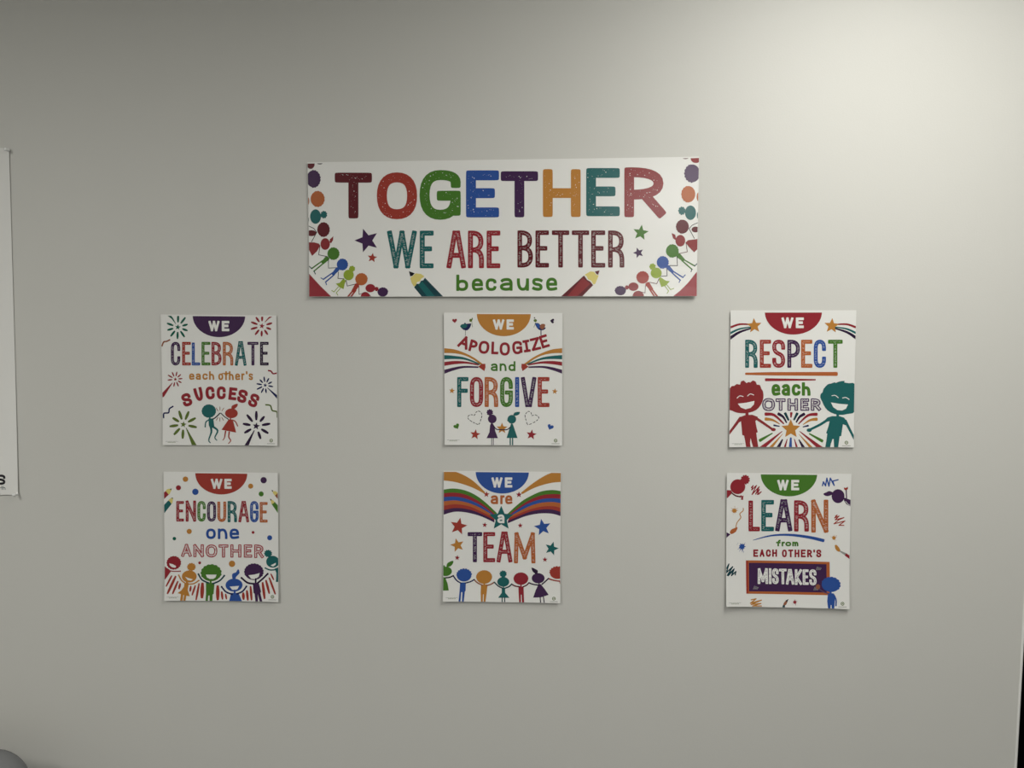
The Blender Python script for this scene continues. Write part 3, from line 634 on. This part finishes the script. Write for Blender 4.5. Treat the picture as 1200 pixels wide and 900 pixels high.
for p, w_ in (([(158, 500), (92, 630)], 24), ([(208, 510), (112, 722)], 34), ([(238, 575), (178, 725)], 28), ([(270, 605), (258, 662)], 30), ([(410, 640), (403, 695)], 28), ([(468, 630), (432, 745)], 26), ([(517, 605), (485, 806)], 28), ([(562, 605), (560, 775)], 50), ([(763, 640), (768, 800)], 48), ([(818, 712), (830, 797)], 30), ([(870, 740), (882, 797)], 24)): part('brush_mark'); leaf('O', p, w_)
view(255, 630, 11.25)
for p, w_ in (([(348, 728), (354, 798)], 38), ([(396, 698), (410, 808)], 34), ([(443, 642), (460, 806)], 32), ([(603, 592), (632, 785)], 36), ([(648, 562), (692, 720)], 32), ([(692, 528), (772, 728)], 28), ([(713, 475), (748, 545)], 22)): part('brush_mark'); leaf('O', p, w_)
def arm(c, p, w_=15): w_ *= 1.35; line(c, p, w_); ell(c, p[0][0], p[0][1], w_*.62, n=10); ell(c, p[-1][0], p[-1][1], w_*.62, n=10)
view(188, 630, 11.25)
child('crimson laughing child at the left edge'); blob('R', 185, 328, 90, 85, 17, .04, 0, 360); poly('W', [(125, 335), (170, 345), (215, 372), (205, 393), (165, 388), (135, 365)]); poly('R', [(60, 385), (95, 395), (128, 415), (148, 440), (80, 540), (60, 550)]); line('R', [(65, 378), (130, 428), (200, 440), (272, 438)], 13); ell('R', 270, 438, 9, 8)
child('ochre laughing girl with a bun'); blob('Y', 414, 383, 50, 46, 11, .1, 0, 360); ell('Y', 388, 507, 97, 79); poly('W', [(335, 512), (385, 530), (436, 545), (410, 562), (370, 556)]); ribbon([(360, 575), (358, 610)], 26, 'Y')
poly('Y', [(328, 590), (385, 592), (372, 680), (400, 765), (320, 748), (238, 722), (285, 692), (322, 640)]); arm('Y', [(250, 490), (290, 560), (345, 600)], 12); arm('Y', [(375, 608), (450, 600), (515, 560)], 12); ribbon([(300, 742), (290, 840)], 32, 'Y'); ribbon([(342, 750), (328, 840)], 30, 'Y')
child('green laughing boy'); blob('G', 675, 462, 130, 108, 15, .045, 150, 390); poly('W', [(605, 484), (745, 484), (735, 518), (705, 540), (655, 540), (620, 520)]); ribbon([(670, 560), (670, 600)], 24, 'G')
poly('G', [(608, 590), (722, 590), (714, 700), (712, 735), (700, 740), (698, 845), (662, 845), (660, 755), (642, 755), (638, 845), (608, 845), (612, 740)]); arm('D', [(508, 478), (555, 550), (640, 592)]); arm('D', [(705, 600), (790, 562), (848, 498)])
view(255, 630, 11.25)
child('blue laughing girl with a ponytail'); ell('B', 225, 620, 112, 84); poly('B', [(210, 560), (195, 490), (215, 465), (250, 452), (276, 410), (296, 462), (250, 512), (238, 550)], 2); poly('W', [(168, 640), (292, 630), (272, 672), (240, 686), (200, 680)]); ribbon([(235, 690), (235, 730)], 24, 'B')
poly('B', [(188, 722), (285, 722), (345, 850), (160, 850)]); arm('n', [(62, 643), (120, 708), (200, 738)]); arm('n', [(270, 732), (340, 700), (388, 637)])
child('purple laughing boy'); blob('P', 485, 447, 124, 106, 19, .035, 150, 390); poly('W', [(412, 492), (490, 482), (562, 462), (550, 510), (505, 543), (450, 538)]); ribbon([(510, 540), (510, 600)], 22, 'V')
poly('P', [(472, 592), (550, 586), (585, 705), (575, 720), (608, 850), (575, 850), (540, 735), (548, 850), (515, 850), (498, 730), (485, 722)]); arm('V', [(322, 527), (400, 588), (480, 602)], 17); arm('V', [(540, 590), (610, 530), (668, 472)], 17)
child('teal laughing girl with a bun at the right edge'); blob('T', 673, 205, 46, 42, 11, .12, 0, 360); ell('T', 735, 312, 88, 78); line('T', [(690, 235), (700, 265)], 30); poly('W', [(705, 360), (778, 325), (775, 352), (740, 376)]); poly('T', [(762, 402), (830, 375), (830, 575), (780, 575), (785, 460)]); arm('T', [(637, 396), (700, 420), (780, 415)], 13)
view(180, 545, 5.3875); footer(92, 828, 166, 757, 826); flush()

# ================================================================== TEAM
S = Sheet('poster', [(520.3, 551.4), (657.3, 552.8), (656.4, 705.8), (519.5, 703.8)],
          'white poster with blue tab and rainbow bands, reading WE are a TEAM', 'poster', GRP,
          base=.0012, left=.0028, right=.002, bottom=.0045, top=.0008, inset_top=1.2)
random.seed(15); view(515, 548, 11.25)
part('colour_band', 'broad ochre band on the left'); band('Y', [(40, 30), (60, 30), (185, 42), (330, 100), (460, 185), (605, 325)], [(40, 160), (60, 165), (200, 185), (340, 225), (460, 272), (590, 340)])
A = [[(60, 285), (180, 272), (320, 292), (460, 350), (600, 450), (760, 600)], [(60, 335), (180, 325), (320, 345), (450, 400), (590, 490), (745, 620)], [(60, 385), (180, 378), (310, 395), (440, 440), (570, 510), (735, 635)],
     [(60, 440), (190, 428), (310, 445), (430, 480), (560, 540), (730, 640)], [(60, 498), (190, 480), (310, 490), (430, 520), (560, 580), (725, 660)], [(60, 555), (190, 530), (310, 535), (430, 560), (560, 610), (725, 690)], [(60, 615), (190, 580), (310, 582), (430, 605), (560, 645), (725, 722)]]
CC = 'GRBNOP'
for i in range(6): part('rainbow_band', NAMES[CC[i]]+' rainbow band on the left'); band(CC[i], [(30, A[i][0][1]+6)]+A[i], [(30, A[i+1][0][1]+6)]+A[i+1])
view(585, 548, 11.25)
part('colour_band', 'broad ochre band on the right'); band('Y', [(830, 50), (810, 50), (710, 60), (600, 105), (450, 200), (288, 328)], [(830, 183), (810, 186), (700, 196), (560, 230), (430, 280), (305, 348)])
A = [[(810, 305), (700, 292), (560, 310), (420, 370), (280, 455), (105, 612)], [(810, 350), (700, 345), (560, 362), (420, 415), (290, 495), (120, 625)], [(810, 408), (700, 400), (560, 412), (420, 455), (300, 515), (130, 635)],
     [(810, 465), (700, 450), (560, 460), (430, 495), (310, 550), (140, 640)], [(810, 525), (700, 505), (560, 512), (420, 545), (300, 590), (130, 665)], [(810, 580), (700, 550), (570, 548), (420, 575), (300, 620), (115, 700)], [(810, 635), (700, 605), (560, 600), (420, 620), (300, 655), (115, 732)]]
for i in range(6): part('rainbow_band', NAMES[CC[i]]+' rainbow band on the right'); band(CC[i], [(830, A[i][0][1]+6)]+A[i], [(830, A[i+1][0][1]+6)]+A[i+1])
view(510, 545, 5.3875)
header('B', 424, 41, 168, 138, (356, 425), (440, 487), 77, 141)
part('word', 'orange lower-case word are', 2)
for ch, a, b in (('a', 350, 399), ('r', 411, 438), ('e', 442, 487)): glyph(ch, a, 190, b, 246, 14.5, 'N', rad=999)
part('printed_star', 'teal star behind the letter a', 3); star('T', 417, 336, 80, 0, .46)
part('letter', 'white letter a', 4); glyph('a', 393, 311, 439, 366, 14, 'W', rad=999)
for c, x, y, r, ro, l in (('O', 148, 385, 56, 12, 'large brick red star'), ('B', 678, 392, 55, -10, 'large blue star'), ('Y', 141, 504, 45, -14, 'ochre star'), ('T', 735, 525, 45, 16, 'teal star'),
                          ('R', 313, 377, 17, 6, 'small crimson star'), ('R', 537, 381, 17, 0, 'small crimson star'), ('R', 140, 583, 17, 6, 'small crimson star'), ('R', 693, 595, 17, 0, 'small crimson star'),
                          ('O', 324, 184, 20, 3, 'small red star at the end of the left ochre band'), ('R', 529, 186, 20, 0, 'small red star at the end of the right ochre band')):
    part('printed_star', l, 2); star(c, x, y, r, ro)
letters('TEAM', 'PRRN', 422, 612, 26, [(205, 297), (304, 379), (388, 487, 419, 613), (497, 633, 424, 619)])
view(515, 630, 11.25)
def armw(c, p): line(c, p, 17)
child('green girl with a ponytail at the left edge'); ell('G', 85, 437, 82, 62); poly('G', [(30, 362), (75, 358), (75, 400), (30, 410)]); poly('G', [(98, 378), (105, 335), (140, 312), (182, 300), (182, 332), (148, 372)], 2); poly('G', [(30, 500), (82, 520), (112, 600), (127, 687), (30, 687)]); armw('K', [(85, 522), (140, 515), (185, 495)])
child('blue boy'); blob('B', 327, 490, 96, 82, 17, .06, 180, 360); poly('B', [(275, 584), (350, 584), (348, 690), (338, 705), (322, 850), (300, 850), (306, 710), (290, 710), (280, 850), (254, 850), (268, 700)]); armw('n', [(185, 497), (230, 558), (285, 592)]); armw('n', [(345, 592), (410, 575), (460, 548)])
child('ochre boy'); blob('Y', 590, 516, 103, 88, 27, .02, 170, 370); poly('Y', [(550, 612), (635, 612), (625, 720), (607, 850), (585, 850), (586, 740), (576, 740), (572, 850), (550, 850), (545, 715)]); armw('b', [(462, 552), (500, 588), (565, 622)]); armw('b', [(628, 626), (680, 610), (722, 584)]); ribbon([(592, 600), (592, 620)], 22, 'Y')
child('teal girl with a bun'); blob('T', 840, 474, 41, 38, 9, .12, 0, 360); line('T', [(840, 500), (842, 530)], 46); ell('T', 842, 578, 79, 63); ribbon([(845, 635), (845, 670)], 16, 'T'); poly('T', [(822, 655), (866, 655), (868, 720), (925, 785), (775, 785), (822, 720)]); armw('D', [(725, 584), (780, 635), (835, 662)]); armw('D', [(862, 662), (917, 640), (952, 608)])
ribbon([(828, 780), (828, 860)], 13, 'D'); ribbon([(862, 780), (862, 860)], 13, 'D')
view(585, 630, 11.25)
child('crimson boy'); blob('R', 287, 537, 96, 80, 25, .02, 170, 370); poly('R', [(254, 638), (322, 638), (325, 720), (330, 860), (302, 860), (296, 745), (286, 745), (288, 860), (266, 860), (256, 720)]); ribbon([(288, 612), (288, 645)], 18, 'R'); armw('M', [(165, 608), (210, 632), (270, 642)]); armw('M', [(318, 642), (360, 622), (393, 590)])
child('purple girl with a ponytail'); ell('P', 514, 530, 85, 67); poly('V', [(485, 478), (440, 440), (428, 390), (480, 412), (508, 430), (505, 470)], 2); poly('P', [(518, 608), (548, 608), (600, 670), (652, 745), (550, 778), (448, 782), (480, 690)]); ribbon([(525, 590), (528, 620)], 16, 'P'); ribbon([(540, 775), (548, 870)], 13, 'V'); ribbon([(583, 770), (597, 870)], 13, 'V'); armw('V', [(395, 592), (450, 610), (522, 620)]); armw('V', [(565, 608), (610, 570), (650, 532)])
child('brick red boy at the right edge'); blob('O', 768, 458, 100, 80, 17, .06, 180, 340); armw('O', [(650, 534), (720, 556), (830, 570)]); poly('O', [(785, 560), (830, 560), (830, 640), (800, 600)])
view(510, 545, 5.3875); footer(70, 832, 144, 749, 838); flush()

# ================================================================== LEARN
S = Sheet('poster', [(851.1, 553.8), (996.8, 555.1), (993.8, 712.4), (849.9, 709.3)],
          'white poster with green tab reading WE LEARN from EACH OTHER\'S MISTAKES on a board', 'poster', GRP,
          base=.0014, left=.004, right=.0022, bottom=.0055, top=.001, inset_top=1.5)
random.seed(16); view(840, 548, 5.23)
header('G', 440, 37, 173, 138, (369, 438), (454, 503), 74, 138)
letters('LEARN', 'RTPRN', 197, 389, 28, [(192, 263, 200, 389), (271, 349), (357, 461, 193, 389), (472, 563, 199, 391), (577, 681, 195, 397)])
part('underline', 'blue curved underline'); line('B', [(222, 443), (330, 416), (440, 411), (560, 425), (648, 445)], lambda t: 3+17*t**.7)
part('word', 'green lower-case word from', 2)
for ch, a, b, t in (('f', 362, 390, 441), ('r', 396, 416, 453), ('o', 419, 455, 453), ('m', 461, 499, 453)): glyph(ch, a, t, b, 481, 10, 'G', rad=999)
word('EACH', 'R', 222, 368, 500, 500, 545, 10.5); word("OTHER'S", 'R', 398, 638, 501, 501, 548, 10.5)
part('printed_board', 'purple board with an orange-brown frame', 1)
poly('N', [(176, 566), (689, 576), (690, 778), (177, 768)]); poly('O', [(176, 566), (189, 570), (190, 762), (177, 768)]); poly('P', [(194, 581), (670, 590), (669, 762), (194, 754)])
letters('MISTAKES', 'W', 620, 714, 16, [(248, 312, 615, 710), (316, 334, 615, 711), (337, 377, 616, 711), (379, 426, 618, 712), (421, 472, 620, 714), (476, 520, 621, 716), (524, 560, 622, 716), (564, 608, 622, 719)], 'h')
part('chalk_marks', 'little chalk scribbles on the board', 2)
for cx, cy in ((236, 732), (622, 616), (606, 738)):
    for k in range(5): ribbon([(cx-16+k*6, cy+9), (cx-8+k*6, cy-10+k*2)], 2.6, 'g')
view(845, 552, 11.25)
child('crimson girl with a bun, upper left'); ell('R', 214, 202, 100, 98); blob('R', 313, 110, 52, 54, 11, .13, 0, 360); poly('R', [(60, 245), (125, 248), (142, 282), (78, 350), (60, 350)]); line('M', [(135, 285), (190, 322), (262, 336)], 18); poly('R', [(245, 325), (258, 312), (270, 328), (290, 316), (285, 378), (250, 370), (268, 350)])
scribble('R', [(395, 215), (418, 190), (400, 245), (462, 188), (405, 305), (498, 205), (452, 300), (500, 240), (475, 305), (525, 272), (490, 305)], 14)
splat('Y', 170, 518, 34)
part('paint_stroke', 'ochre paint trail from the brush'); line('Y', [(288, 488), (285, 520), (242, 560), (255, 610), (208, 670), (190, 730)], 12)
part('printed_brush', 'orange-tipped brush at the left edge'); poly('N', [(108, 800), (130, 765), (165, 750), (212, 733), (190, 795), (130, 826)], 2); poly('P', [(50, 795), (80, 808), (118, 828), (50, 885)])
view(920, 552, 11.25)
scribble('B', [(488, 190), (500, 140), (528, 192), (545, 92), (572, 196), (590, 92), (640, 185), (622, 130), (690, 112)], 17)
child('purple girl with a ponytail, upper right'); ell('P', 692, 328, 84, 92); poly('P', [(628, 300), (575, 325), (530, 325), (498, 298), (545, 275), (580, 260), (635, 285)], 2); poly('P', [(768, 345), (810, 360), (880, 385), (880, 475), (800, 432), (768, 385)]); line('W', [(790, 395), (820, 430), (850, 450)], 6); ribbon([(797, 235), (802, 350)], 16, 'l'); poly('O', [(768, 212), (790, 220), (820, 203), (820, 235), (790, 250), (770, 238)])
scribble('O', [(660, 590), (680, 578), (648, 615), (705, 590), (655, 640), (768, 610), (700, 640), (640, 692), (780, 655), (705, 712), (768, 712)], 13, 'red crayon scribble')
splat('Y', 638, 878, 28)
view(845, 635, 11.25)
splat('B', 272, 58, 44); scribble('D', [(66, 340), (96, 285), (62, 395), (145, 322), (75, 430), (165, 350), (88, 435), (160, 365), (130, 435), (188, 385), (180, 425)], 16, 'teal crayon scribble')
scribble('Y', [(388, 752), (452, 740), (378, 795), (522, 758), (385, 812), (515, 800), (405, 832), (520, 832)], 14)
part('printed_brush', 'small brown brush at the bottom edge'); poly('D', [(795, 850), (805, 820), (832, 825), (830, 855)]); poly('b', [(810, 820), (820, 790), (850, 762), (868, 770), (850, 812), (832, 824)], 2); poly('K', [(838, 765), (882, 742), (862, 785)])
view(920, 635, 11.25)
splat('R', 118, 785, 25)
part('printed_brush', 'ochre-tipped brush at the right edge'); poly('Y', [(650, 45), (672, 36), (708, 75), (724, 122), (690, 122), (660, 92)], 2); poly('g', [(710, 122), (725, 112), (802, 146), (780, 172)]); poly('R', [(800, 144), (860, 190), (860, 235), (778, 174)])
child('blue child drawing on the board'); layer_child = S.cur; S.cur = (S.cur[0], S.cur[1], 3, S.cur[3])
blob('B', 595, 556, 120, 96, 15, .045, 200, 400); poly('B', [(555, 668), (625, 668), (650, 700), (642, 780), (630, 880), (600, 880), (597, 820), (586, 820), (580, 880), (552, 880), (542, 770)]); ribbon([(590, 640), (590, 680)], 26, 'B')
line('B', [(628, 685), (658, 750), (655, 825)], 19); line('l', [(560, 672), (500, 652), (440, 612)], 15); blob('b', 425, 585, 26, 30, 7, .1, 0, 360)
view(840, 548, 5.23); footer(70, 822, 144, 763, 828); flush()

# ================================================================== the poster at the left edge
xl, _ = wall_pt(12, 176)
S = Sheet('wall_chart', [(-330, 160), (11.3, 174), (22.5, 579), (-330, 590)],
          'large white chart at the left edge with a bold black S near its corner', 'poster', base=.0012, right=.0008, bottom=.003, top=.001, left=.001)
view(0, 0, 1)
part('letter', 'bold black letter S', 2); glyph('S', -3.2, 555.8, 7.6, 567.8, 2.7, 'K', rad=999)
part('word', 'small dark line ending in rth', 2); word_x = 0
for ch, a, b, t in (('r', 0.8, 2.3, 570.8), ('t', 2.5, 4.8, 569.3), ('h', 5.1, 7.8, 569.3)): glyph(ch, a, t, b, 573.6, .55, 'D')
glyph('a', -2.2, 570.8, .3, 573.6, .55, 'D')
flush()

# push pins
def lathe(prof, n=16):
    bm = bmesh.new(); rings = []
    for y, r in prof: rings.append([bm.verts.new((r*math.cos(2*math.pi*i/n), y, r*math.sin(2*math.pi*i/n))) for i in range(n)])
    for a, b in zip(rings, rings[1:]):
        for i in range(n): bm.faces.new((a[i], a[(i+1) % n], b[(i+1) % n], b[i]))
    bm.faces.new(rings[0]); bm.faces.new(rings[-1][::-1]); bmesh.ops.recalc_face_normals(bm, faces=bm.faces); return bm
for i, (px, py, tx, tz) in enumerate(((11.2, 176.6, 0, 0), (21.6, 578.4, 0, 0))):
    x, z = wall_pt(px, py)
    e = bpy.data.objects.new('push_pin', None); e.location = (x, -(.0031, .0051)[i], z); e.scale = (1.1, 1.1, 1.1); e.rotation_euler = (R(tx), 0, R(tz)); C.objects.link(e)
    tag(e, ('clear push pin in the top right corner of the white chart', 'clear push pin in the bottom right corner of the white chart')[i], 'push pin', 'push pins of the white chart')
    link('pin_head', lathe([(0, .0036), (-.001, .0038), (-.0018, .0026), (-.006, .0019), (-.0095, .0026), (-.0105, .0038), (-.012, .0036), (-.0126, .002)]), M_pin, e, smooth=True)
    link('needle', lathe([(.009, .0002), (.0, .0005)], 8), M_metal, e)

# the chair whose padded top just reaches the lower left corner of the view
k = (D-.18)/D; cx = wall_pt(21, 890)[0]*k-.22; cz = CZ+(wall_pt(0, 889)[1]-CZ)*k
e = bpy.data.objects.new('chair', None); e.location = (cx, -.42, 0); C.objects.link(e)
tag(e, 'dark grey padded chair against the wall, only its rounded top in the bottom left corner', 'chair')
top = cz
def rounded_slab(x0, x1, y0, y1, z0, z1, r):      # upright pad with round corners and softened rims
    bm = bmesh.new(); rings = []
    for y, g in ((y0, .018), (y0+.006, .007), (y0+.018, 0), (y1-.018, 0), (y1-.006, .007), (y1, .018)):
        P = []
        for cx_, cz_, a0 in ((x1-r, z1-r, 0), (x0+r, z1-r, 90), (x0+r, z0+r, 180), (x1-r, z0+r, 270)):
            for k_ in range(9): a = R(a0+90*k_/8); P.append(bm.verts.new((cx_+(r-g)*math.cos(a), y, cz_+(r-g)*math.sin(a))))
        rings.append(P)
    for a, b in zip(rings, rings[1:]):
        for k_ in range(36): bm.faces.new((a[k_], a[(k_+1) % 36], b[(k_+1) % 36], b[k_]))
    bm.faces.new(rings[0]); bm.faces.new(rings[-1][::-1]); bmesh.ops.recalc_face_normals(bm, faces=bm.faces); return bm
bm = rounded_slab(-.22, .22, .24, .30, top-.42, top, .09)
link('backrest', bm, M_chair, e, smooth=True)
bm = rounded_slab(-.23, .23, .40, .47, -.24, .22, .06); bmesh.ops.rotate(bm, verts=bm.verts, cent=(0, 0, 0), matrix=Matrix.Rotation(R(-90), 3, 'X'))
bmesh.ops.transform(bm, verts=bm.verts, matrix=Matrix.Translation((0, 0, .87 if max(v.co.z for v in bm.verts) < 0 else 0)))
link('seat', bm, M_chair, e, smooth=True)
for sx in (-.2, .2):
    for sy in (-.19, .2): link('leg', boxbm((sx-.012, sx+.012, sy-.012, sy+.012, 0, .405)), M_frame, e)
    link('back_post', boxbm((sx-.012, sx+.012, .245, .27, .40, top-.05)), M_frame, e)
